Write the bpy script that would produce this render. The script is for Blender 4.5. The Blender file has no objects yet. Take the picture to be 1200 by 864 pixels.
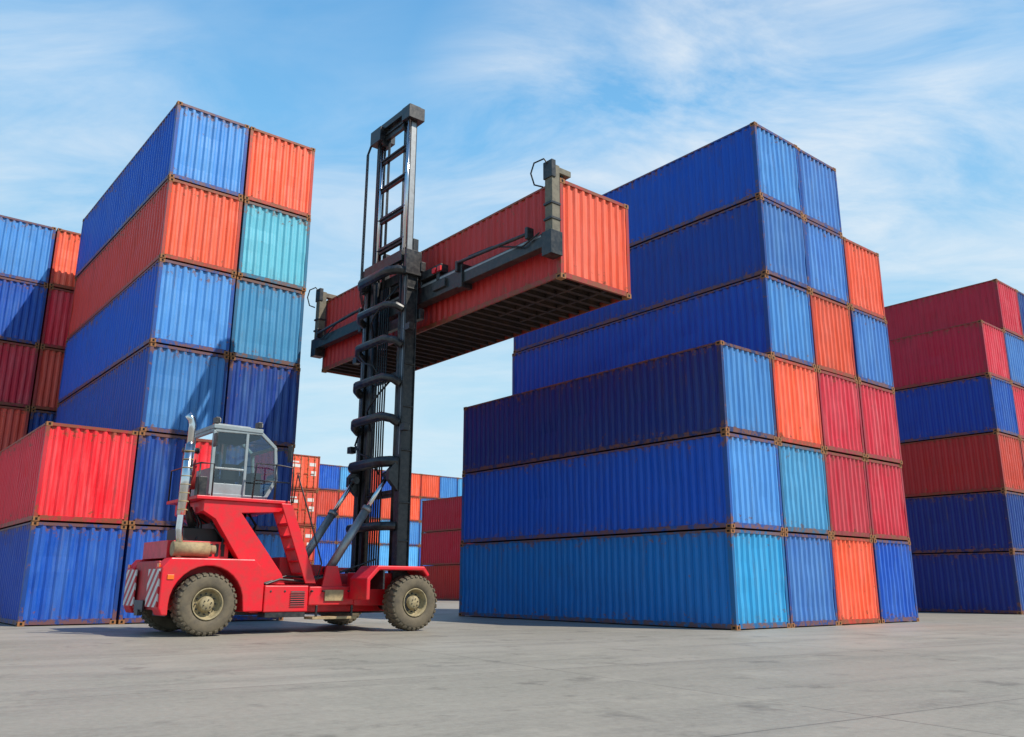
import bpy, math, random
import numpy as np
from mathutils import Vector, Matrix, noise as mnoise
random.seed(7)
R=math.radians
scene=bpy.context.scene
W=Vector((.7728,.6346,0)); L=Vector((-.6346,.7728,0)); ANG=math.atan2(.6346,.7728)

def lin(c):
    o=[]
    for v in c:
        v/=255
        o.append(v/12.92 if v<=.04045 else ((v+.055)/1.055)**2.4)
    return (*o,1)

# ---------------------------------------------------------------- materials
class NT:
    def __init__(s,mat): s.t=mat.node_tree; s.n=s.t.nodes
    def add(s,ty,**k):
        nd=s.n.new(ty)
        for a,b in k.items(): setattr(nd,a,b)
        return nd
    def ln(s,a,b): s.t.links.new(a,b)
    def math(s,op,a,b=None,clamp=False):
        nd=s.n.new('ShaderNodeMath'); nd.operation=op; nd.use_clamp=clamp
        for i,v in enumerate((a,b)):
            if v is None: continue
            if isinstance(v,(int,float)): nd.inputs[i].default_value=v
            else: s.ln(v,nd.inputs[i])
        return nd.outputs[0]
    def mix(s,f,a,b,mode='MIX'):
        nd=s.n.new('ShaderNodeMix'); nd.data_type='RGBA'; nd.blend_type=mode
        for idx,v in ((0,f),(6,a),(7,b)):
            if isinstance(v,(int,float,tuple)): nd.inputs[idx].default_value=v
            else: s.ln(v,nd.inputs[idx])
        return nd.outputs[2]
    def ramp(s,f,stops):
        nd=s.n.new('ShaderNodeValToRGB'); cr=nd.color_ramp
        while len(cr.elements)<len(stops): cr.elements.new(.5)
        for e,(p,c) in zip(cr.elements,stops):
            e.position=p; e.color=c if isinstance(c,tuple) else (c,c,c,1)
        s.ln(f,nd.inputs[0]); return nd.outputs[0]
    def noise(s,vec,scale,detail=4,rough=.55,dist=0):
        nd=s.n.new('ShaderNodeTexNoise'); nd.inputs['Scale'].default_value=scale
        nd.inputs['Detail'].default_value=detail; nd.inputs['Roughness'].default_value=rough
        nd.inputs['Distortion'].default_value=dist
        if vec is not None: s.ln(vec,nd.inputs['Vector'])
        return nd.outputs[0]
    def mapping(s,vec,loc=(0,0,0),rot=(0,0,0),scale=(1,1,1)):
        nd=s.n.new('ShaderNodeMapping')
        nd.inputs['Location'].default_value=loc; nd.inputs['Rotation'].default_value=rot; nd.inputs['Scale'].default_value=scale
        s.ln(vec,nd.inputs['Vector']); return nd.outputs[0]

def newmat(name):
    m=bpy.data.materials.new(name); m.use_nodes=True
    return m,NT(m),m.node_tree.nodes['Principled BSDF']

RUST=(.20,.075,.028,1)
def paint(name,rgb,fade=.25,rust=.3,H=2.6,rough=.42,white=.12,grime=.4):
    m,t,p=newmat(name)
    base=lin(rgb)
    wt=(white*.45,white*.85,white) if rgb[2]>rgb[0] else (white,white*.8,white*.75)
    fc=tuple(min(1,c*.8+w_) for c,w_ in zip(base[:3],wt))+(1,)
    tc=t.add('ShaderNodeTexCoord'); oi=t.add('ShaderNodeObjectInfo')
    off=t.math('MULTIPLY',oi.outputs['Random'],83.0)
    cb=t.add('ShaderNodeCombineXYZ'); t.ln(off,cb.inputs[0]); t.ln(off,cb.inputs[1])
    va=t.add('ShaderNodeVectorMath',operation='ADD'); t.ln(tc.outputs['Object'],va.inputs[0]); t.ln(cb.outputs[0],va.inputs[1])
    v=va.outputs[0]
    streak=t.noise(t.mapping(v,scale=(2.6,2.6,.4)),1,5,.68)
    fine=t.noise(t.mapping(v,scale=(16,16,.8)),1,3,.6)
    f=t.math('ADD',t.math('MULTIPLY',streak,.65),t.math('MULTIPLY',fine,.35))
    f=t.math('MULTIPLY',t.ramp(f,[(.43,0.0),(.66,1.0)]),fade)
    col=t.mix(f,base,fc)
    br=t.math('ADD',t.math('MULTIPLY',oi.outputs['Random'],.32),.84)
    cc=t.add('ShaderNodeCombineXYZ')
    for i in range(3): t.ln(br,cc.inputs[i])
    col=t.mix(1.0,col,cc.outputs[0],'MULTIPLY')
    sx=t.add('ShaderNodeSeparateXYZ'); t.ln(tc.outputs['Object'],sx.inputs[0])
    zc=t.math('ABSOLUTE',t.math('SUBTRACT',sx.outputs[2],H/2))
    edge=t.math('MULTIPLY',t.math('SUBTRACT',zc,H/2-.6,True),.26)
    g=t.noise(t.mapping(v,scale=(4.5,4.5,.8)),1,5,.72)
    g=t.math('ADD',g,t.math('MULTIPLY',edge,.8))
    col=t.mix(t.math('MULTIPLY',t.ramp(g,[(.5,0.0),(.8,1.0)]),grime),col,(.05,.038,.03,1))
    rn=t.noise(v,5,6,.74)
    rf=t.math('ADD',t.math('ADD',rn,edge),rust*.1)
    rf=t.math('MULTIPLY',t.ramp(rf,[(.675,0.0),(.74,1.0)]),.75)
    runs=t.math('MULTIPLY',t.ramp(t.math('ADD',t.math('MULTIPLY',fine,.6),t.math('MULTIPLY',g,.4)),[(.61,0.0),(.69,1.0)]),.28)
    rf=t.math('MAXIMUM',rf,runs)
    col=t.mix(rf,col,RUST)
    t.ln(col,p.inputs['Base Color'])
    t.ln(t.math('ADD',t.math('MULTIPLY',g,.35),rough-.14,True),p.inputs['Roughness'])
    p.inputs['Specular IOR Level'].default_value=.38
    b=t.add('ShaderNodeBump'); b.inputs['Strength'].default_value=.4; b.inputs['Distance'].default_value=.04
    t.ln(streak,b.inputs['Height']); t.ln(b.outputs[0],p.inputs['Normal'])
    return m

def simple(name,rgb,rough=.5,metal=0,var=.25,scale=6,dirt=(.06,.05,.04,1),bump=.0):
    m,t,p=newmat(name); base=lin(rgb)
    tc=t.add('ShaderNodeTexCoord')
    n=t.noise(tc.outputs['Object'],scale,5,.68)
    f=t.math('MULTIPLY',t.ramp(n,[(.42,0.0),(.72,1.0)]),var)
    t.ln(t.mix(f,base,dirt),p.inputs['Base Color'])
    if metal: p.inputs['Roughness'].default_value=rough
    else: t.ln(t.math('ADD',t.math('MULTIPLY',n,.3),rough-.12,True),p.inputs['Roughness'])
    p.inputs['Metallic'].default_value=metal
    if bump:
        b=t.add('ShaderNodeBump'); b.inputs['Strength'].default_value=bump; b.inputs['Distance'].default_value=.02
        t.ln(n,b.inputs['Height']); t.ln(b.outputs[0],p.inputs['Normal'])
    return m

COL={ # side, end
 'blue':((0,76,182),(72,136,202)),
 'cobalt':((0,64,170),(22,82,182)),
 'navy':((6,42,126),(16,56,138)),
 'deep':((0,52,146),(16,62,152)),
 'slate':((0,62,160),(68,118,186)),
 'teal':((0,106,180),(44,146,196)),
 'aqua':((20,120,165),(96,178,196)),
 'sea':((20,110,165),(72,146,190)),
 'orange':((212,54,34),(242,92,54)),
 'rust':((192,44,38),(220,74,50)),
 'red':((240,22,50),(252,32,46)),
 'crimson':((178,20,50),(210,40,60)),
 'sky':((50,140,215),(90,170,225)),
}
MATS={}
for k,(s,e) in COL.items():
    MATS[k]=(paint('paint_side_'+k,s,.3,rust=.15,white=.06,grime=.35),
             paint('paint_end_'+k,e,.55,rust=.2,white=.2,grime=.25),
             paint('paint_frame_'+k,tuple(int(a*.75+b_) for a,b_ in zip(s,(22,14,10))),.3,rust=.9))
m_cast=simple('rusty_casting',(156,104,62),.8,0,.5,14,(.08,.04,.02,1))
m_under=simple('underside_coating',(46,32,28),.85,0,.6,3,(.09,.04,.022,1))
m_dark=simple('hole_shade_black',(10,10,10),.9,0,0)  # for plates on the castings: shade inside their holes, painted black
m_white=simple('white_marking',(225,222,215),.6,0,.3)

# ---------------------------------------------------------------- mesh builder
class MB:
    def __init__(s): s.v=[]; s.f=[]; s.m=[]; s.s=[]
    def face(s,idx,m=0,sm=False): s.f.append(tuple(idx)); s.m.append(m); s.s.append(sm)
    def box(s,x0,x1,y0,y1,z0,z1,m=0):
        b=len(s.v)
        s.v+=[(x,y,z) for z in (z0,z1) for y in (y0,y1) for x in (x0,x1)]
        for q in ((0,2,3,1),(4,5,7,6),(0,1,5,4),(2,6,7,3),(0,4,6,2),(1,3,7,5)): s.face([b+i for i in q],m)
    def beam(s,p0,p1,w,h,m=0,up=(0,0,1)):
        p0=Vector(p0);p1=Vector(p1); d=(p1-p0).normalized(); u=Vector(up)
        if abs(d.dot(u))>.98: u=Vector((1,0,0))
        a=d.cross(u).normalized(); c=a.cross(d).normalized(); b=len(s.v)
        for p in (p0,p1):
            for i,j in ((-1,-1),(1,-1),(1,1),(-1,1)): s.v.append(tuple(p+a*(i*w/2)+c*(j*h/2)))
        for q in ((0,3,2,1),(4,5,6,7),(0,1,5,4),(1,2,6,5),(2,3,7,6),(3,0,4,7)): s.face([b+i for i in q],m)
    def prism(s,pts,y0,y1,m=0):
        n=len(pts); b=len(s.v)
        s.v+=[(x,y0,z) for x,z in pts]+[(x,y1,z) for x,z in pts]
        s.face([b+i for i in range(n)],m); s.face([b+n+i for i in reversed(range(n))],m)
        for i in range(n):
            j=(i+1)%n; s.face((b+i,b+n+i,b+n+j,b+j),m)
    def cyl(s,p0,p1,r,m=0,seg=16,r2=None):
        s.tube([p0,p1],r,m,seg,True,[r,r if r2 is None else r2])
    def tube(s,path,r,m=0,seg=10,cap=True,rs=None):
        path=[Vector(p) for p in path]; b=len(s.v); prev=None
        for i,p in enumerate(path):
            d=(path[min(i+1,len(path)-1)]-path[max(i-1,0)]).normalized()
            if prev is None:
                u=Vector((0,0,1)) if abs(d.z)<.95 else Vector((1,0,0)); a=d.cross(u).normalized()
            else: a=(prev-d*prev.dot(d)).normalized()
            prev=a; c=d.cross(a); rr=rs[i] if rs else r
            for k in range(seg):
                t=2*math.pi*k/seg; s.v.append(tuple(p+(a*math.cos(t)+c*math.sin(t))*rr))
        for i in range(len(path)-1):
            for k in range(seg):
                k2=(k+1)%seg; s.face((b+i*seg+k,b+i*seg+k2,b+(i+1)*seg+k2,b+(i+1)*seg+k),m,True)
        if cap:
            s.face([b+k for k in reversed(range(seg))],m); s.face([b+(len(path)-1)*seg+k for k in range(seg)],m)
    def lathe(s,prof,c,sgn,m=0,seg=40):
        b=len(s.v)
        for r,a in prof:
            for k in range(seg):
                t=2*math.pi*k/seg; s.v.append((c[0]+r*math.cos(t),c[1]+a*sgn,c[2]+r*math.sin(t)))
        for i in range(len(prof)-1):
            for k in range(seg):
                k2=(k+1)%seg; q=(b+i*seg+k,b+i*seg+k2,b+(i+1)*seg+k2,b+(i+1)*seg+k)
                s.face(q if sgn<0 else q[::-1],m,True)
    def mesh(s,name):
        me=bpy.data.meshes.new(name); me.from_pydata(s.v,[],s.f)
        me.polygons.foreach_set('material_index',s.m); me.polygons.foreach_set('use_smooth',s.s); me.update(); return me
    def obj(s,name,mats,parent=None,bevel=0):
        me=s.mesh(name)
        for m in mats: me.materials.append(m)
        o=bpy.data.objects.new(name,me); scene.collection.objects.link(o)
        if parent: o.parent=parent
        if bevel:
            b=o.modifiers.new('bevel','BEVEL'); b.width=bevel; b.segments=2; b.limit_method='ANGLE'; b.angle_limit=R(40)
        return o

# ---------------------------------------------------------------- containers
CL,CW=12.192,2.438
def corr(b,axis,a0,a1,z0,z1,base,sgn,d_out,d_in,pitch,m,seed):
    n=max(1,round((a1-a0)/pitch)); p=(a1-a0)/n; pts=[]
    for i in range(n):
        s=a0+i*p
        pts+=[(s,d_out),(s+.27*p,d_out),(s+.5*p,d_in),(s+.77*p,d_in)]
    pts.append((a1,d_out)); k=len(b.v); nz=7
    for a,d in pts:
        for j in range(nz):
            z=z0+(z1-z0)*j/(nz-1); w=math.sin(math.pi*j/(nz-1))
            q=max(0,mnoise.noise(Vector((a*.9,z*1.1,seed*7.3)))-.05)
            dd=w*.075*q+w*.006*mnoise.noise(Vector((a*3,z*2,seed*3.1)))
            c=base+sgn*(d+max(-.006,dd))
            b.v.append((a,c,z) if axis=='x' else (c,a,z))
    flip=(axis=='x' and sgn<0) or (axis=='y' and sgn>0)
    for i in range(len(pts)-1):
        for j in range(nz-1):
            q=(k+nz*i+j,k+nz*(i+1)+j,k+nz*(i+1)+j+1,k+nz*i+j+1)
            b.face(q[::-1] if flip else q,m)
def container_mesh(name,H,door=False,seed=0):
    b=MB(); y1=0; y0=-CW
    # slots: 0 side 1 end 2 frame 3 casting 4 underside 5 hole shade 6 white
    for x in (0,CL-.178):
        for y in (y0,y1-.162):
            for z in (0,H-.118):
                b.box(x,x+.178,y,y+.162,z,z+.118,3)
    for z in (.059,H-.059):
        for y in (y0+.081,y1-.081):
            b.box(-.002,.01,y-.03,y+.03,z-.035,z+.035,5)
            b.box(CL-.01,CL+.002,y-.03,y+.03,z-.035,z+.035,5)
        for x in (.089,CL-.089):
            b.box(x-.045,x+.045,y1-.01,y1+.002,z-.028,z+.028,5)
            b.box(x-.045,x+.045,y0-.002,y0+.01,z-.028,z+.028,5)
    for x0,x1 in ((.008,.15),(CL-.15,CL-.008)):
        for a,c in ((y0+.008,y0+.11),(y1-.11,y1-.008)):
            b.box(x0,x1,a,c,.116,H-.116,2)
    for a,c in ((y0+.006,y0+.06),(y1-.06,y1-.006)):
        b.box(.17,CL-.17,a,c,.03,.15,2)
        b.box(.17,CL-.17,a,c,H-.07,H-.015,2)
    for x0,x1 in ((.008,.08),(CL-.08,CL-.008)):
        b.box(x0,x1,y0+.155,y1-.155,.03,.16,2)
        b.box(x0,x1,y0+.155,y1-.155,H-.1,H-.015,2)
    corr(b,'x',.14,CL-.14,.145,H-.065,y1,-1,.012,.05,.278,0,seed+1)
    corr(b,'x',.14,CL-.14,.145,H-.065,y0,1,.012,.05,.278,0,seed+2)
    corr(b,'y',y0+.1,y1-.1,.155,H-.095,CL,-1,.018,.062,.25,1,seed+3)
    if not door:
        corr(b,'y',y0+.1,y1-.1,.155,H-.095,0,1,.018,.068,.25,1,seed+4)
    else:
        ym=(y0+y1)/2
        for a,c in ((y0+.135,ym-.01),(ym+.01,y1-.135)):
            b.box(.04,.07,a,c,.19,H-.13,1)
            for i in range(5):
                zz=.25+i*(H-.5)/5; b.box(.03,.045,a+.08,c-.08,zz,zz+(H-.5)/5-.12,1)
            for yy in (a+.28,c-.28):
                b.cyl((.0,yy,.12),(.0,yy,H-.08),.02,3,8)
                b.box(-.02,.05,yy-.06,yy+.06,.95,1.02,3); b.box(-.025,.0,yy-.02,yy+.3,1.2,1.24,3)
                for zz in (.3,1.6,H-.35): b.box(-.03,.04,yy-.05,yy+.05,zz,zz+.06,3)
        b.box(.02,.029,ym+.45,ym+.95,H-.62,H-.5,6); b.box(.02,.029,ym+.35,ym+.95,H-.95,H-.72,6)
        b.box(.02,.029,ym-.9,ym-.4,H-.8,H-.55,6); b.box(.02,.029,ym-.95,ym-.55,H-1.5,H-1.15,6)
    k=len(b.v); z=H-.03
    b.v+=[(.05,y0+.05,z),(CL-.05,y0+.05,z),(CL-.05,y1-.05,z),(.05,y1-.05,z)]; b.face((k,k+1,k+2,k+3),0)
    z=.15; k=len(b.v)
    b.v+=[(.05,y0+.05,z),(CL-.05,y0+.05,z),(CL-.05,y1-.05,z),(.05,y1-.05,z)]; b.face((k+3,k+2,k+1,k),4)
    n=30
    for i in range(n):
        x=.3+i*(CL-.6)/(n-1); b.box(x-.025,x+.025,y0+.062,y1-.062,.037,.148,4)
        b.box(x-.06,x+.06,y0+.062,y1-.062,.032,.036,4)
    for y in (-1.6,-.84): b.box(.1,3.4,y-.04,y+.04,.028,.147,4)
    me=b.mesh(name)
    for i in range(7): me.materials.append(None)
    return me
MESH={}; CNT=[0]
def put_container(pos,col,H=2.591,door=False,jit=.03,rot=0):
    CNT[0]+=1
    key=(round(H,3),door,0 if door else CNT[0]%4)
    if key not in MESH: MESH[key]=container_mesh('container_%d_%s_%d'%(H*1000,'door' if door else 'panel',key[2]),H,door,key[2]*11)
    o=bpy.data.objects.new('shipping_container',MESH[key]); scene.collection.objects.link(o)
    o.location=Vector(pos)+L*random.uniform(-jit,jit)+W*random.uniform(-jit/2,jit/2)
    o.rotation_euler=(0,0,ANG+math.pi/2+R(random.uniform(-.08,.08)+rot))
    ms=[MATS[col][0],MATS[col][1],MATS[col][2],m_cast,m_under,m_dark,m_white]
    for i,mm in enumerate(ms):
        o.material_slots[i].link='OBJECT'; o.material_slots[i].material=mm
    return o
def column(base,w,l,cols,pitch=2.6,door=False,H=None):
    p=Vector((base[0],base[1],0))+W*w+L*l; r=None
    for i,c in enumerate(cols):
        r=put_container((p.x,p.y,.004+i*pitch),c,(pitch-.009) if H is None else H,door)
    return r
WP=2.49
A=(5.83,22.8)
o=column(A,0,0,['teal','blue','navy'])
o.material_slots[1].material=MATS['blue'][1]
column(A,WP,0,['slate','sea','orange','blue','slate','blue'])
column(A,2*WP,0,['orange','crimson','crimson','orange','slate','slate'])
column(A,3*WP,0,['cobalt','crimson','crimson','slate','orange'])
P=(-11.0,24.73)
column(P,-WP,0,['cobalt','red'],2.74)
column(P,0,0,['cobalt','deep','blue','blue','orange','blue'],2.745)
column(P,WP,0,['blue','navy','navy','sea','aqua','orange'],2.745)
column(P,2*WP,5.9,['navy','cobalt','navy','crimson','crimson'],2.6)
column(P,-.68-2*WP,13.6,['navy','crimson','crimson','rust','blue','orange'],2.73)
column(P,-.68-WP,13.6,['crimson','navy','rust','crimson','cobalt','blue'],2.73)
column(P,-.68,13.6,['crimson','rust','navy','rust','crimson','orange'],2.73)
C=(21.5,36.96)
column(C,0,0,['navy','navy','rust','cobalt','crimson'])
column(C,WP,0,['navy','cobalt','rust','crimson','slate','crimson'])
column(C,2*WP,0,['blue','orange','crimson','navy','slate','navy'])
column(C,3*WP,0,['crimson','blue','rust','blue','orange'])
B1=(-16.2,61.5)
column(B1,-WP*2,0,['rust','orange','rust','rust'],2.6,True)
column(B1,-WP,0,['rust','rust','orange','rust'],2.6,True)
column(B1,0,0,['orange','rust','rust','orange'],2.6,True)
B2=(-21.5,84.0)
bc=[['cobalt','cobalt','blue','cobalt','blue'],['blue','cobalt','cobalt','rust','cobalt'],['cobalt','blue','cobalt','orange','sky'],
    ['sky','blue','orange','cobalt','rust'],['blue','sky','sky','orange','cobalt'],['orange','sky','blue','orange','orange'],
    ['blue','cobalt','sky','blue','orange'],['sky','sky','blue','sky','blue'],['blue','blue','sky','blue','sky']]
for i,c in enumerate(bc): column(B2,i*WP,0,c)
B3=(.4,60.6)
column(B3,0,0,['rust','crimson','crimson']); column(B3,WP,0,['crimson','rust','crimson'])

# ---------------------------------------------------------------- lifted container
M=Vector((-3.95,23.2,0))
def loc(x,y,z): return M+W*x+L*y+Vector((0,0,z))
q=loc(1.22,-6.56,8.2)
lc=put_container(q,'orange',2.591,False,0)
lc.rotation_euler=(0,0,ANG+math.pi/2)
lc.material_slots[0].material=MATS['rust'][0]; lc.material_slots[1].material=MATS['orange'][1]; lc.material_slots[2].material=MATS['rust'][2]

# ---------------------------------------------------------------- container handler
H0=bpy.data.objects.new('container_handler',None); scene.collection.objects.link(H0)
H0.location=M; H0.rotation_euler=(0,0,ANG)
m_red=simple('machine_red',(222,20,38),.38,0,.45,4,(.20,.06,.04,1),.1)
m_red2=simple('machine_red_dusty',(190,36,44),.55,0,.6,5,(.16,.09,.07,1))
m_blk=simple('mast_black',(24,26,30),.36,0,.55,7,(.09,.08,.07,1))
m_hose=simple('rubber_hose',(14,14,15),.5,0,.1)
m_tyre=simple('tyre_rubber',(104,93,75),.85,0,.6,5,(.05,.045,.04,1),.3)
m_rim=simple('rim_dusty',(160,144,108),.7,0,.65,9,(.06,.05,.035,1))
m_chrome=simple('polished_steel',(215,215,215),.18,1,.25,5,(.4,.38,.36,1))
m_steel=simple('worn_steel',(150,152,152),.4,.6,.4,8,(.12,.10,.09,1))
m_grey=simple('cab_grey',(138,150,154),.45,0,.4,6,(.16,.14,.12,1))
m_tan=simple('dusty_tan',(168,146,108),.7,0,.5,8,(.07,.05,.035,1))
m_arm=simple('worn_arm_grey',(112,104,86),.6,0,.6,7,(.04,.035,.03,1))
m_lamp=simple('lamp_lens',(230,225,205),.15,0,.0)
m_seat=simple('seat_fabric',(28,28,32),.9,0,.1)
m_orange=simple('beacon_orange',(240,110,20),.2,0,0)
gl=bpy.data.materials.new('cab_glass'); gl.use_nodes=True; t=NT(gl); t.n.clear()
o_=t.add('ShaderNodeOutputMaterial'); tr=t.add('ShaderNodeBsdfTransparent'); tr.inputs[0].default_value=(.6,.7,.7,1)
gs=t.add('ShaderNodeBsdfGlossy'); gs.inputs['Roughness'].default_value=.03; gs.inputs[0].default_value=(.9,.95,1,1)
fr=t.add('ShaderNodeFresnel'); fr.inputs[0].default_value=1.5
mx=t.add('ShaderNodeMixShader'); t.ln(t.math('ADD',fr.outputs[0],.05,True),mx.inputs[0]); t.ln(tr.outputs[0],mx.inputs[1]); t.ln(gs.outputs[0],mx.inputs[2]); t.ln(mx.outputs[0],o_.inputs[0])
hz,t,p=newmat('hazard_stripes')
tc=t.add('ShaderNodeTexCoord'); sx=t.add('ShaderNodeSeparateXYZ'); t.ln(tc.outputs['Object'],sx.inputs[0])
s_=t.math('FRACT',t.math('MULTIPLY',t.math('ADD',t.math('ADD',sx.outputs[0],sx.outputs[1]),sx.outputs[2]),3.2))
c_=t.mix(t.math('GREATER_THAN',s_,.5),lin((200,25,40)),lin((225,220,212)))
t.ln(t.mix(t.math('MULTIPLY',t.noise(tc.outputs['Object'],7,6),.35),c_,(.1,.07,.05,1)),p.inputs['Base Color'])

b=MB()
r0=.82; cx=-4.6; cz=.68
arc=[(cx+r0*math.cos(R(a)),cz+r0*math.sin(R(a))) for a in range(180,-1,-12)]
prof=[(-5.55,.45),(-5.62,.6),(-5.62,1.45),(-5.45,1.66),(-3.55,1.66),(-3.4,1.5),(-3.3,1.12),(-3.3,.5),(cx+r0+.02,.5)]
body=prof[:]+[(x,z) for x,z in reversed(arc)]+[(cx-r0,.45)]
b.prism(body,-1.28,-.8,0); b.prism(body,.8,1.28,0)
b.box(-5.56,-3.4,-.8,.8,.55,1.6,1)
b.box(-3.4,.65,-.78,-.5,.45,1.12,0); b.box(-3.4,.65,.5,.78,.45,1.12,0)
for x in (-3.2,-2.0,-.8,.3): b.box(x,x+.25,-.5,.5,.5,1.0,0)
b.box(-3.25,-2.15,-1.22,-.79,.48,1.08,0)
b.box(-2.1,-.75,-1.16,-.79,.62,1.06,0)
b.box(-3.25,-.9,.79,1.2,.48,1.08,0)
fen=[(-.95,.75),(-.95,1.2),(-.7,1.46),(.55,1.46),(.7,1.3),(.76,1.36),(.6,1.56),(-.75,1.56),(-1.05,1.25),(-1.05,.75)]
b.prism(fen,-2.05,-1.2,0); b.prism(fen,1.2,2.05,0)
b.box(-.9,.62,-1.2,-.79,.6,1.4,0); b.box(-.9,.62,.79,1.2,.6,1.4,0)
b.box(-1.9,-.3,-.5,.5,1.0,1.35,1)
b.box(-3.1,-1.2,-.74,.74,1.13,1.2,1)
b.obj('chassis',[m_red,m_red2],H0,.025)
b=MB()
b.box(-2.6,-2.25,-1.235,-1.221,.6,.95,0)
for i in range(7): b.box(-2.62,-2.23,-1.25,-1.236,.6+i*.05,.62+i*.05,1)
for x in (-3.1,-2.75,-2.05,-1.75,-1.05): b.cyl((x,-1.235,.95),(x,-1.15,.95),.025,0,10)
b.box(-3.2,-2.2,-1.2,-.8,.36,.477,0)
b.box(-2.05,-.85,-1.3,-.85,.3,.36,2)
b.box(-1.95,-1.9,-1.25,-1.2,.36,.62,0); b.box(-1.0,-.95,-1.25,-1.2,.36,.62,0)
b.box(-5.2,.5,-.45,.45,.4,.5,0)
b.cyl((-4.6,-1.0,.68),(-4.6,1.0,.68),.14,0); b.cyl((.2,-1.9,.68),(.2,1.9,.68),.2,0)
b.box(-1.7,-1.2,-1.2,-1.165,.72,.98,2)
b.box(-.6,-.55,-2.04,-1.25,1.0,1.45,0)
b.tube([(-3.2,-1.1,1.1),(-2.8,-1.0,1.22),(-2.2,-1.0,1.18),(-1.6,-1.05,1.3),(-.9,-1.0,1.5)],.03,0,8)
b.tube([(-3.2,-1.0,1.12),(-2.6,-.9,1.3),(-2.0,-.9,1.26),(-1.2,-.95,1.4),(-.2,-1.0,1.75)],.025,0,8)
b.obj('underframe_and_steps',[m_blk,m_red2,m_tan],H0,.008)
b=MB()
b.box(-5.65,-5.622,-1.2,-.45,.62,1.42,0); b.box(-5.65,-5.622,.45,1.2,.62,1.42,0)
b.obj('hazard_panels',[hz],H0)
b=MB()
b.box(-5.66,-5.624,-.3,.3,.5,.75,0); b.box(-5.65,-5.624,-1.15,-1.0,1.46,1.54,1); b.box(-5.65,-5.624,1.0,1.15,1.46,1.54,1)
b.box(-5.7,-5.6,-.12,.12,.42,.55,0)
b.box(-5.5,-5.36,-1.3,-1.282,1.2,1.3,1)
b.obj('tow_hitch_and_tail_lamps',[m_blk,m_orange],H0,.006)

b=MB()
b.box(-5.4,-4.0,-.75,.95,1.662,2.05,0)
for i in range(9): b.box(-5.3+i*.14,-5.22+i*.14,-.765,-.748,1.72,2.0,1)
b.box(-5.0,-4.2,-.55,.6,2.05,2.35,1)
b.box(-4.3,-3.4,-.5,.5,1.66,2.5,1)
for i in range(22):
    y=random.uniform(-.75,.5); x=random.uniform(-4.6,-3.2)
    b.tube([(x,y,1.6),(x+random.uniform(-.2,.2),y-.1,2.1),(x+random.uniform(-.3,.3),y+.1,2.5),(x+random.uniform(-.3,.3),y+.2,2.85)],.025,1,8)
b.obj('engine_hood',[m_red,m_hose],H0,.02)
b=MB()
b.cyl((-5.35,-.95,1.86),(-4.55,-.95,1.86),.16,1,20); b.cyl((-4.55,-.95,1.86),(-4.4,-.95,1.86),.1,1,16)
b.cyl((-5.2,-.95,1.66),(-5.2,-.95,1.8),.06,1)
b.tube([(-5.2,-.95,1.9),(-5.24,-.95,2.3),(-5.22,-.95,3.0),(-5.18,-.95,3.9)],.075,0,16)
b.cyl((-5.22,-.95,2.6),(-5.18,-.95,4.2),.11,0,20)
b.tube([(-5.18,-.95,4.15),(-5.17,-.95,4.65),(-5.2,-.95,4.78),(-5.3,-.95,4.88)],.08,0,16)
for i in range(8): b.cyl((-5.215+.004*i,-.95,2.7+i*.19),(-5.215+.004*i,-.95,2.72+i*.19),.118,1,20)
b.obj('exhaust_stack',[m_chrome,m_tan],H0)
b=MB()
b.cyl((-4.95,-.35,3.25),(-4.95,-.35,4.1),.17,0,20); b.cyl((-4.95,-.35,4.1),(-4.95,-.35,4.2),.2,1,20); b.cyl((-4.95,-.35,4.2),(-4.95,-.35,4.4),.07,1,12)
b.tube([(-4.95,-.35,3.3),(-4.95,-.35,2.9),(-4.7,-.3,2.3)],.09,1,12)
b.obj('air_cleaner',[m_red2,m_blk],H0)

b=MB()
for y in (-.98,.72):
    b.prism([(-4.75,2.98),(-4.75,2.72),(-4.45,2.55),(-3.45,1.1),(-2.65,1.1),(-2.75,1.35),(-3.85,2.72),(-2.75,2.8),(-2.75,2.98)],y,y+.26,0)
b.box(-4.95,-2.7,-1.05,1.05,2.981,3.06,0)
b.box(-4.7,-4.5,-.95,.95,2.7,2.978,0); b.box(-3.1,-2.85,-.7,.7,2.8,2.978,0)
for y in (-1.2,-.62): b.prism([(-2.98,2.98),(-2.7,2.98),(-1.95,1.13),(-2.23,1.13)],y,y+.05,0)
for i in range(6):
    f=(i+.6)/6.4; x=-2.84+.75*f; z=2.98-1.85*f; b.box(x-.14,x+.14,-1.149,-.621,z-.02,z+.02,0)
b.prism([(-1.8,1.2),(-2.35,2.3),(-2.2,2.3),(-1.6,1.2)],-.6,-.55,0)
b.box(-2.6,-2.1,-.5,.3,1.2,1.75,1); b.box(-2.0,-1.2,.1,.7,1.2,1.6,1)
b.obj('cab_support_and_stairs',[m_red,m_red2],H0,.012)
b=MB()
rail=lambda pts,r=.02: b.tube(pts,r,0,8)
rail([(-2.72,-1.18,3.0),(-2.72,-1.18,3.85),(-3.0,-1.05,3.9),(-3.6,-1.03,3.9),(-3.65,-1.03,3.06)])
rail([(-2.72,-1.0,3.5),(-3.6,-1.03,3.5)],.015)
rail([(-2.72,-.2,3.06),(-2.72,-.2,3.85),(-2.72,.9,3.85),(-2.72,.9,3.06)]); rail([(-2.72,-.2,3.5),(-2.72,.9,3.5)],.015)
rail([(-3.1,-1.03,3.06),(-3.1,-1.03,3.9)])
rail([(-2.7,-1.22,3.0),(-2.62,-1.22,3.7),(-2.2,-1.22,2.6),(-1.85,-1.22,1.6),(-1.95,-1.22,1.2)])
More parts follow.
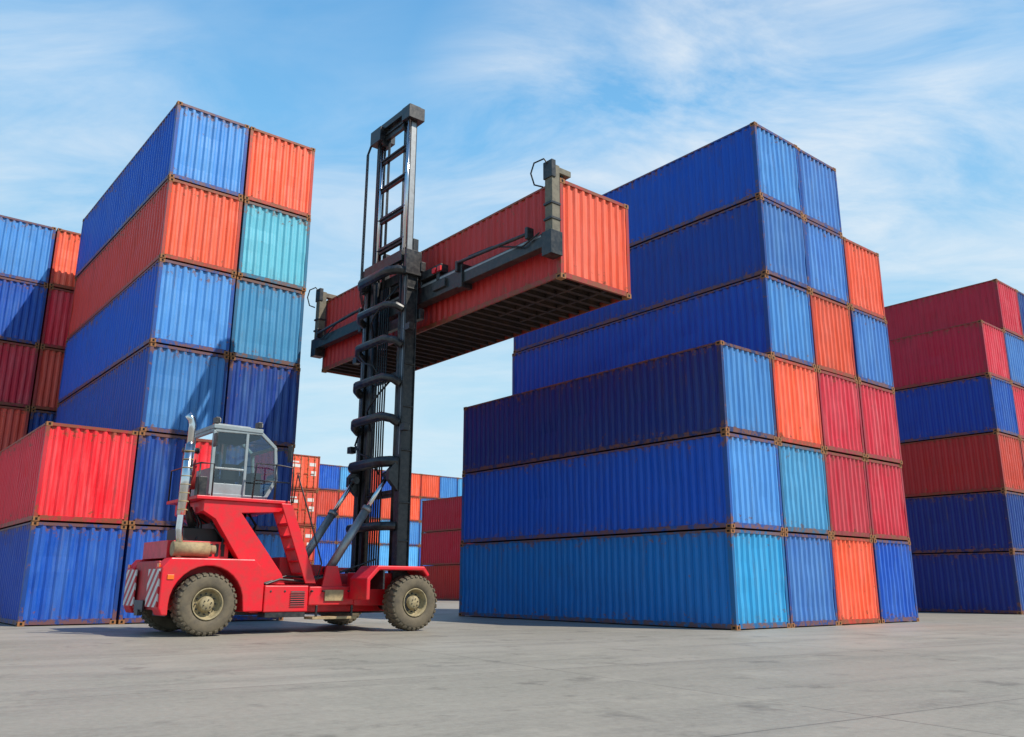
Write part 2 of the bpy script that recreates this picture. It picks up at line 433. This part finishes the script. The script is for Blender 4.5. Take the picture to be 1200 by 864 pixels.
rail([(-4.92,-1.0,3.06),(-4.92,-1.0,3.8),(-4.92,1.0,3.8),(-4.92,1.0,3.06)]); rail([(-4.92,-1.0,3.8),(-4.6,-1.0,3.8),(-4.6,-1.0,3.06)])
b.obj('handrails',[m_blk],H0)
CA=[(-4.55,3.12),(-4.55,4.64),(-3.4,4.68),(-3.02,4.36),(-2.95,3.6),(-3.2,3.12)]
b=MB()
for y in (-.7,.7):
    for i in range(len(CA)):
        x0,z0=CA[i]; x1,z1=CA[(i+1)%len(CA)]; b.beam((x0,y,z0),(x1,y,z1),.08,.08,0,up=(0,1,0))
    b.beam((-3.75,y,3.12),(-3.75,y,4.66),.07,.07,0,up=(0,1,0)); b.beam((-4.5,y,3.75),(-3.75,y,3.75),.05,.05,0)
for x,z in CA: b.beam((x,-.7,z),(x,.7,z),.08,.08,0)
b.box(-4.6,-3.38,-.76,.76,4.68,4.78,0); b.box(-4.55,-3.2,-.7,.7,3.065,3.13,0)
b.box(-4.53,-3.78,-.715,-.69,3.14,3.4,0)
b.box(-4.58,-4.55,-.66,.66,3.14,3.75,0)
b.box(-4.45,-3.6,-.5,.5,4.78,4.85,0)
b.obj('cab_frame',[m_grey],H0,.012)
b=MB()
for y in (-.7,.7):
    k=len(b.v); b.v+=[(x,y,z) for x,z in CA]; b.face([k+i for i in range(len(CA))],0)
for i in range(2,5):
    x0,z0=CA[i]; x1,z1=CA[i+1]; k=len(b.v); b.v+=[(x0,-.68,z0),(x0,.68,z0),(x1,.68,z1),(x1,-.68,z1)]; b.face((k,k+1,k+2,k+3),0)
k=len(b.v); b.v+=[(-4.55,-.68,3.76),(-4.55,.68,3.76),(-4.55,.68,4.62),(-4.55,-.68,4.62)]; b.face((k,k+1,k+2,k+3),0)
b.obj('cab_windows',[gl],H0)
b=MB()
b.box(-4.3,-3.8,-.3,.25,3.35,3.55,0); b.box(-4.42,-4.25,-.28,.23,3.5,4.15,0); b.box(-4.38,-4.28,-.15,.1,4.17,4.35,0)
b.box(-4.2,-3.9,-.15,.1,3.13,3.35,0); b.box(-3.45,-3.2,-.4,.4,3.13,3.75,0)
b.cyl((-3.45,-.05,3.3),(-3.62,-.05,3.95),.03,0,8); b.cyl((-3.6,-.05,3.93),(-3.63,-.05,3.96),.2,0,18)
b.box(-4.2,-3.8,-.5,-.35,3.5,3.9,0)
b.box(-4.5,-3.4,-.66,.66,4.55,4.66,0)
b.obj('cab_interior',[m_seat],H0,.02)
b=MB()
b.cyl((-4.2,.3,4.85),(-4.2,.3,5.0),.06,1,14)
for x,y in ((-3.45,-.6),(-3.45,.6),(-4.5,-.6)):
    b.box(x-.05,x+.06,y-.1,y+.1,4.82,4.96,0); b.box(x+.06,x+.075,y-.08,y+.08,4.84,4.94,2)
b.beam((-3.0,-.7,4.3),(-2.75,-1.05,4.3),.025,.025,0); b.box(-2.8,-2.76,-1.15,-.95,4.0,4.4,0)
b.beam((-4.5,-.72,4.4),(-4.6,-1.0,4.4),.025,.025,0); b.box(-4.65,-4.61,-1.1,-.92,4.2,4.52,0)
b.box(-4.9,-4.7,-.9,-.7,3.06,3.5,0)
b.obj('beacon_lights_mirrors',[m_blk,m_orange,m_lamp],H0,.006)

def wheel(name,x,y,sgn,r=.68,w=.5):
    b=MB(); c=(x,y,r); h=w/2
    prof=[(.33,-h*.75),(.37,-h*.95),(.45,-h*1.04),(.57,-h*1.02),(.635,-h*.88),(.65,-h*.4),(.655,0),(.65,h*.4),(.635,h*.88),(.57,h*1.02),(.45,h*1.04),(.37,h*.95),(.33,h*.75)]
    b.lathe(prof,c,sgn,0,48)
    n=30
    for i in range(n):
        for sd in (-1,1):
            a=2*math.pi*(i+(.5 if sd>0 else 0))/n
            er=Vector((math.cos(a),0,math.sin(a))); et=Vector((-math.sin(a),0,math.cos(a)))
            p0=Vector(c)+er*.648+Vector((0,sd*.02,0)); p1=Vector(c)+er*.635+et*.05+Vector((0,sd*h*.93,0))
            b.beam(p0,p1,.08,.05,0,up=er)
            p2=Vector(c)+er*.6+et*.05+Vector((0,sd*h*1.0,0)); b.beam(p1+er*.005,p2,.07,.03,0,up=(0,1,0))
    b.lathe([(.33,h*.75),(.345,h*.98),(.32,h*.98),(.30,h*.55),(.27,h*.3),(.17,h*.22),(.165,h*.7),(.13,h*.85),(0.001,h*.86)],c,sgn,1,36)
    b.lathe([(.33,-h*.75),(.30,-h*.5),(.001,-h*.45)],c,sgn,2,36)
    for i in range(12):
        a=2*math.pi*i/12; px=x+.22*math.cos(a); pz=r+.22*math.sin(a)
        b.cyl((px,y+sgn*h*.2,pz),(px,y+sgn*h*.45,pz),.018,2,8)
    for i in range(6):
        a=2*math.pi*i/6+.3; px=x+.09*math.cos(a); pz=r+.09*math.sin(a); b.cyl((px,y+sgn*h*.8,pz),(px,y+sgn*h*.95,pz),.014,2,6)
    b.obj(name,[m_tyre,m_rim,m_blk],H0)
wheel('rear_wheel_near',-4.6,-1.12,-1); wheel('rear_wheel_far',-4.6,1.12,1)
wheel('front_wheel_near_outer',.35,-1.8,-1); wheel('front_wheel_far_outer',.35,1.8,1)

# mast
b=MB(); ZT=15.0; ZO=10.25
for s in (-1,1):
    y=s*1.12
    b.box(.28,.66,y-.03,y+.03,.75,ZO,0)
    ya,yb=(y-.13,y-.031) if s>0 else (y+.031,y+.13)
    b.box(.281,.33,ya,yb,.751,ZO-.001,0); b.box(.61,.659,ya,yb,.751,ZO-.001,0)
    yc,yd=(y+.031,y+.08) if s>0 else (y-.08,y-.031)
    b.box(.281,.31,yc,yd,1.5,9.6,0); b.box(.63,.659,yc,yd,1.5,9.6,0)
    for z in (2.2,3.2,4.6,5.8,7.0,8.2,9.2): b.box(.311,.629,yc,yd-.005 if s>0 else yd,z,z+.04,0)
    y=s*.93
    b.box(.36,.6,y-.03,y+.03,1.1,ZT,0)
    ya,yb=(y-.12,y-.031) if s>0 else (y+.031,y+.12)
    b.box(.361,.4,ya,yb,1.101,ZT-.001,0); b.box(.56,.599,ya,yb,1.101,ZT-.001,0)
    b.box(.2,.72,s*1.2-.06,s*1.2+.06,9.62,ZO+.1,0)
    b.box(.15,.7,s*1.21-.07,s*1.21+.07,.6,1.48,0)
    b.prism([(.279,3.5),(-.02,3.8),(-.02,4.05),(.279,4.4)],s*1.08-.08,s*1.08+.08,0)
def bow(z,h=.26,dx=.36,sk=0):
    P_=[(.27,-1.06),(.27-dx*.55,-1.0),(.27-dx,-.72),(.27-dx,.72),(.27-dx*.55,1.0),(.27,1.06)]
    zs=[z-sk,z-sk*.4,z,z,z-sk*.4,z-sk]
    b.tube([(p[0],p[1],q_) for p,q_ in zip(P_,zs)],h*.5,0,8)
for z,h,sk in ((9.75,.28,0),(8.75,.22,.15),(7.75,.24,.2),(6.65,.24,.2),(5.55,.26,.2),(4.3,.3,0),(2.6,.24,0)): bow(z,h,.34,sk)
b.box(.1,.275,-1.05,1.05,.8,1.25,0); b.box(.16,.278,-1.05,1.05,ZO-.2,ZO+.12,0)
for z,h in ((14.75,.34),(13.9,.16),(12.95,.16),(11.9,.2),(10.9,.2),(3.5,.2),(6.8,.2)):
    b.box(.42,.53,-.89,.89,z-h/2,z+h/2,0); b.box(.37,.45,-.89,.89,z-.02,z+.02,0)
b.box(.3,.68,-1.0,1.0,ZT-.08,ZT+.12,0); b.box(.2,.75,-1.12,-.7,ZT-.4,ZT+.02,0); b.box(.2,.75,.55,1.15,ZT-.45,ZT+.02,0)
b.obj('mast_frame',[m_blk],H0,.01)
b=MB()
for y in (-.74,.74):
    b.cyl((.42,y,1.1),(.42,y,9.9),.085,1,16); b.cyl((.42,y,9.9),(.42,y,14.6),.05,0,14)
b.cyl((.28,-1.02,ZO),(.28,-1.02,14.6),.045,0,14)
b.box(.4,.56,-.968,-.961,10.4,14.55,2); b.box(.34,.358,-.95,-.84,10.4,14.5,2)  # pale strips here and on the next line imitate highlights on the mast rails
b.box(.275,.2795,-1.13,-1.1,4.5,9.55,2); b.box(.275,.2795,1.1,1.13,4.5,9.55,2)
b.obj('lift_cylinders',[m_chrome,m_blk,m_steel],H0)
b=MB()
for y in (1.2,1.26,1.32): b.tube([(.25,y-.1,14.6),(.2,y,14.3),(.2,y,9.6),(.3,y-.05,9.2)],.014,0,6)
for y in (-.5,-.42,.42,.5): b.tube([(.5,y,14.6),(.5,y,9.4)],.02,0,6)
for y in (-.6,.6): b.cyl((.45,y-.06,14.55),(.45,y+.06,14.55),.14,0,16)
for i in range(5):
    y=-.25+i*.12; b.tube([(.3,y,1.4),(.28,y,6),(.32,y+.02,9.5)],.022,0,6)
for k_ in range(4):
    z=9.3-k_*1.3; s=1 if k_%2 else -1
    b.tube([(.2,.9*s,z),(-.1,.6*s,z-.5),(-.14,.2*s,z-.8),(-.05,-.1*s,z-.9),(.2,-.3*s,z-1.4)],.028,0,8)
b.obj('chains_and_hoses',[m_hose],H0)
b=MB()
for y in (-.92,.92):
    p0=Vector((-1.5,y,1.45)); p1=Vector((.1,y,3.95)); mid=p0.lerp(p1,.62)
    b.cyl(p0,mid,.11,0,18); b.cyl(mid,p1,.06,1,14); b.cyl(p0.lerp(p1,.6),p0.lerp(p1,.64),.13,0,18)
    b.cyl(p0-Vector((0,.15,0)),p0+Vector((0,.15,0)),.1,2,14); b.cyl(p1-Vector((0,.14,0)),p1+Vector((0,.14,0)),.1,2,14)
    b.prism([(-1.75,1.05),(-1.65,1.55),(-1.35,1.55),(-1.2,1.05)],y-.2,y-.13,3); b.prism([(-1.75,1.05),(-1.65,1.55),(-1.35,1.55),(-1.2,1.05)],y+.13,y+.2,3)
b.obj('tilt_cylinders',[m_steel,m_chrome,m_blk,m_red],H0)
b=MB()
for y,z in ((1.5,4.9),(1.45,7.6),(-1.42,8.0),(-1.35,5.2)):
    s=1 if y>0 else -1
    b.beam((.3,s*1.1,z),(.3,y,z),.05,.05,0); b.box(.2,.38,y-.11,y+.11,z-.09,z+.1,0); b.box(.38,.395,y-.09,y+.09,z-.07,z+.08,1)
b.obj('mast_work_lamps',[m_blk,m_lamp],H0,.006)
b=MB()
for y in (-.78,.78): b.box(.66,.84,y-.1,y+.1,7.9,10.9,0)
b.box(.68,.841,-1.3,1.3,8.35,8.65,0); b.box(.68,.841,-1.3,1.3,9.76,10.05,0)
b.box(.78,1.12,-3.1,2.3,8.852,9.4,0)
b.box(.82,1.08,-6.35,-3.1,8.93,9.28,0); b.box(.82,1.08,2.3,5.45,8.93,9.28,0)
b.box(.74,1.0,-2.2,1.5,9.5,9.75,0)
b.box(.76,1.13,-3.16,-3.0,8.8,9.46,0); b.box(.76,1.13,2.2,2.36,8.8,9.46,0)
b.box(.76,1.0,-1.2,-1.0,9.3,9.6,0); b.box(.76,1.0,-2.1,-1.95,9.3,9.6,0)
b.cyl((.72,-5.9,9.38),(.72,-3.0,9.5),.045,0,10); b.cyl((.72,2.2,9.5),(.72,5.1,9.38),.045,0,10)
for y in (-5.9,-3.0,2.2,5.1): b.box(.68,.9,y-.05,y+.05,9.25,9.55,0)
b.box(.7,.8,-2.45,-1.85,9.0,9.25,0)
b.obj('spreader_beams',[m_blk],H0,.015)
b=MB()
b.box(.775,.779,-3.0,2.2,9.3,9.36,0); b.box(.815,.819,-6.3,-3.2,9.2,9.25,0)  # thin pale steel strips along the upper part of the beams
b.obj('spreader_steel_strips',[m_steel],H0)
b=MB()
for y0,y1 in ((-6.62,-6.36),(5.44,5.7)):
    ym=(y0+y1)/2
    b.box(.9,1.15,y0,y1,8.75,11.05,0)
    b.box(.82,1.19,y0-.04,y1+.04,8.7,9.3,1)
    b.box(.92,1.55,y0+.02,y1-.02,10.88,11.03,0); b.cyl((1.32,ym,10.8),(1.32,ym,10.92),.05,1,10)
    b.box(.87,1.0,y0-.03,y1+.03,10.7,11.15,1); b.box(.86,1.17,y0-.02,y1+.02,10.0,10.06,1); b.box(.86,1.17,y0-.02,y1+.02,9.6,9.66,1)
    b.tube([(.9,ym,11.05),(.8,ym+.05,11.2),(.7,ym+.3,11.15),(.68,ym+.4,10.9),(.75,ym+.35,10.6),(.86,ym+.15,10.5)],.022,2,8)
    s=1 if ym<0 else -1
    b.tube([(.78,ym+s*.2,9.3),(.75,ym+s*.8,9.12),(.74,ym+s*2,9.5),(.74,ym+s*3,9.55)],.022,2,8)
b.obj('spreader_end_arms',[m_arm,m_blk,m_hose],H0,.012)
b=MB()
b.box(.68,.735,-2.25,-2.1,9.52,9.66,0); b.box(.68,.735,-2.0,-1.85,9.52,9.66,0)
b.obj('spreader_indicator_lamps',[m_red],H0)

# ---------------------------------------------------------------- ground
gm,t,p=newmat('concrete_yard')
tc=t.add('ShaderNodeTexCoord'); v=t.mapping(tc.outputs['Object'],rot=(0,0,-ANG+.12))
br=t.add('ShaderNodeTexBrick'); br.offset=0; t.ln(v,br.inputs['Vector'])
br.inputs['Color1'].default_value=(.275,.245,.195,1); br.inputs['Color2'].default_value=(.33,.295,.238,1); br.inputs['Mortar'].default_value=(.11,.095,.075,1)
br.inputs['Scale'].default_value=1; br.inputs['Mortar Size'].default_value=.016; br.inputs['Brick Width'].default_value=7; br.inputs['Row Height'].default_value=5
col=br.outputs[0]
n1=t.noise(v,.25,6,.68,.5); col=t.mix(t.math('MULTIPLY',t.ramp(n1,[(.4,0.0),(.62,1.0)]),.65),col,(.205,.19,.152,1))
n2=t.noise(t.mapping(v,rot=(0,0,.45),scale=(.14,1.3,1)),1.0,6,.7); col=t.mix(t.math('MULTIPLY',t.ramp(n2,[(.48,0.0),(.68,1.0)]),.5),col,(.13,.118,.098,1))
n3=t.noise(v,11,6,.78); col=t.mix(t.math('MULTIPLY',t.ramp(n3,[(.38,0.0),(.66,1.0)]),.35),col,(.43,.39,.32,1))
n5=t.noise(v,1.1,6,.68); col=t.mix(t.math('MULTIPLY',t.ramp(n5,[(.57,0.0),(.68,1.0)]),.55),col,(.105,.092,.075,1))
n6=t.noise(v,.8,5,.7); col=t.mix(t.math('MULTIPLY',t.ramp(n6,[(.56,0.0),(.66,1.0)]),.3),col,(.42,.375,.30,1))
t.ln(col,p.inputs['Base Color']); t.ln(t.math('ADD',t.math('MULTIPLY',n1,.4),.38,True),p.inputs['Roughness']); p.inputs['Specular IOR Level'].default_value=.3
bp=t.add('ShaderNodeBump'); bp.inputs['Strength'].default_value=.4; bp.inputs['Distance'].default_value=.012; t.ln(n3,bp.inputs['Height']); t.ln(bp.outputs[0],p.inputs['Normal'])
me=bpy.data.meshes.new('ground'); S=3000; me.from_pydata([(-S,-S,0),(S,-S,0),(S,S,0),(-S,S,0)],[],[(0,1,2,3)])
me.materials.append(gm); g=bpy.data.objects.new('ground',me); scene.collection.objects.link(g)

# ---------------------------------------------------------------- distant trees
rng=np.random.default_rng(3); vs=[]; fs=[]
cl=[(rng.uniform(-130,170),rng.uniform(150,175)) for _ in range(90)]
for (x,y) in cl:
    hh=rng.uniform(5,9.5); rr=rng.uniform(3,5.5); nq=260
    th=rng.uniform(0,2*np.pi,nq); cz_=rng.uniform(-1,1,nq); rad=rng.uniform(.55,1,nq)
    lump=1+.25*np.sin(3*th+x)*np.cos(4*cz_)
    px=x+rr*rad*lump*np.sqrt(1-cz_**2)*np.cos(th); py=y+rr*rad*lump*np.sqrt(1-cz_**2)*np.sin(th); pz=hh*.56+hh*.45*rad*lump*cz_
    for i in range(nq):
        a=rng.normal(size=3); a/=np.linalg.norm(a); c=rng.normal(size=3); c-=a*c.dot(a); c/=np.linalg.norm(c); s=rng.uniform(.25,.55)
        o=np.array([px[i],py[i],max(.3,pz[i])]); k=len(vs)
        vs+=[tuple(o-a*s),tuple(o+c*s*.7),tuple(o+a*s),tuple(o-c*s*.7)]; fs.append((k,k+1,k+2,k+3))
    k=len(vs); vs+=[(x-.2,y,0),(x+.2,y,0),(x+.15,y,hh*.6),(x-.15,y,hh*.6)]; fs.append((k,k+1,k+2,k+3))
me=bpy.data.meshes.new('distant_trees'); me.from_pydata(vs,[],fs)
tm,t,p=newmat('foliage'); tc=t.add('ShaderNodeTexCoord'); n=t.noise(tc.outputs['Object'],.4,3)
t.ln(t.mix(t.ramp(n,[(.35,0.0),(.65,1.0)]),(.03,.06,.015,1),(.08,.12,.03,1)),p.inputs['Base Color']); p.inputs['Roughness'].default_value=.8
me.materials.append(tm); o=bpy.data.objects.new('distant_trees',me); scene.collection.objects.link(o)

# ---------------------------------------------------------------- light
sd=(W*.56-L*1.0+Vector((0,0,1.38))).normalized()
sl=bpy.data.lights.new('sun','SUN'); sl.energy=5.0; sl.angle=R(.5); sl.color=(1,.94,.84)
so=bpy.data.objects.new('sun',sl); scene.collection.objects.link(so); so.rotation_euler=sd.to_track_quat('Z','Y').to_euler()
w=bpy.data.worlds.new('World'); scene.world=w; w.use_nodes=True
class Wn: node_tree=w.node_tree
t=NT(Wn); bg=t.n['Background']
sky=t.add('ShaderNodeTexSky'); sky.sky_type='NISHITA'; sky.sun_disc=False
sky.sun_elevation=math.asin(sd.z); sky.sun_rotation=math.atan2(sd.x,sd.y); sky.air_density=1.0; sky.dust_density=.6; sky.ozone_density=2.0
tc=t.add('ShaderNodeTexCoord'); sx=t.add('ShaderNodeSeparateXYZ'); t.ln(tc.outputs['Generated'],sx.inputs[0])
zz=t.math('MAXIMUM',sx.outputs[2],0.0)
grad=t.ramp(zz,[(0.0,(.72,.90,1.0,1)),(.22,(.52,.82,1.0,1)),(.5,(.22,.58,.98,1)),(.75,(.08,.32,.72,1)),(1.0,(.04,.20,.52,1))])
gsc=t.mix(1.0,grad,(7.4,7.4,7.4,1),'MULTIPLY')
base=t.mix(.87,sky.outputs[0],gsc)
z=t.math('ADD',zz,.3)
cb=t.add('ShaderNodeCombineXYZ'); t.ln(t.math('DIVIDE',sx.outputs[0],z),cb.inputs[0]); t.ln(t.math('DIVIDE',sx.outputs[1],z),cb.inputs[1])
cv=t.mapping(cb.outputs[0],loc=(2.1,.4,0),rot=(0,0,-.6),scale=(1.3,2.8,1))
c1=t.noise(cv,1.9,8,.62,.6)
c2=t.noise(t.mapping(cb.outputs[0],loc=(4.6,2.3,0)),1.1,3,.5)
# banks of cirrus around chosen sky bearings (world directions), plus a faint general veil
mask=t.math('MULTIPLY',t.ramp(c2,[(.42,0.0),(.66,1.0)]),.25)
for d,lo,hi,st in (((.318,.80,.508),.955,.996,1.0),((.058,.881,.470),.972,.998,.75),((.47,.79,.39),.965,.997,.7),((-.47,.789,.397),.965,.998,.6),((-.15,.93,.33),.955,.997,.5)):
    dv=Vector(d).normalized(); vm=t.add('ShaderNodeVectorMath',operation='DOT_PRODUCT'); t.ln(tc.outputs['Generated'],vm.inputs[0]); vm.inputs[1].default_value=dv
    mr=t.add('ShaderNodeMapRange',interpolation_type='SMOOTHSTEP'); t.ln(vm.outputs['Value'],mr.inputs[0])
    mr.inputs[1].default_value=lo; mr.inputs[2].default_value=hi; mr.inputs[3].default_value=0; mr.inputs[4].default_value=st
    mask=t.math('MAXIMUM',mask,mr.outputs[0])
cl_=t.math('MULTIPLY',t.ramp(c1,[(.36,0.0),(.68,1.0)]),mask)
col=t.mix(t.math('MULTIPLY',cl_,.85,True),base,(6.9,7.2,7.4,1))
t.ln(col,bg.inputs[0]); bg.inputs[1].default_value=.13

cd=bpy.data.cameras.new('camera'); cam=bpy.data.objects.new('camera',cd); scene.collection.objects.link(cam); scene.camera=cam
cd.sensor_width=36; cd.lens=991/1200*36; cd.clip_end=8000
cam.matrix_world=Matrix.Translation((0,0,1.11))@Matrix.Rotation(R(90+14.37),4,'X')@Matrix.Rotation(R(.25),4,'Z')
scene.view_settings.view_transform='Standard'; scene.view_settings.look='None'; scene.view_settings.exposure=0
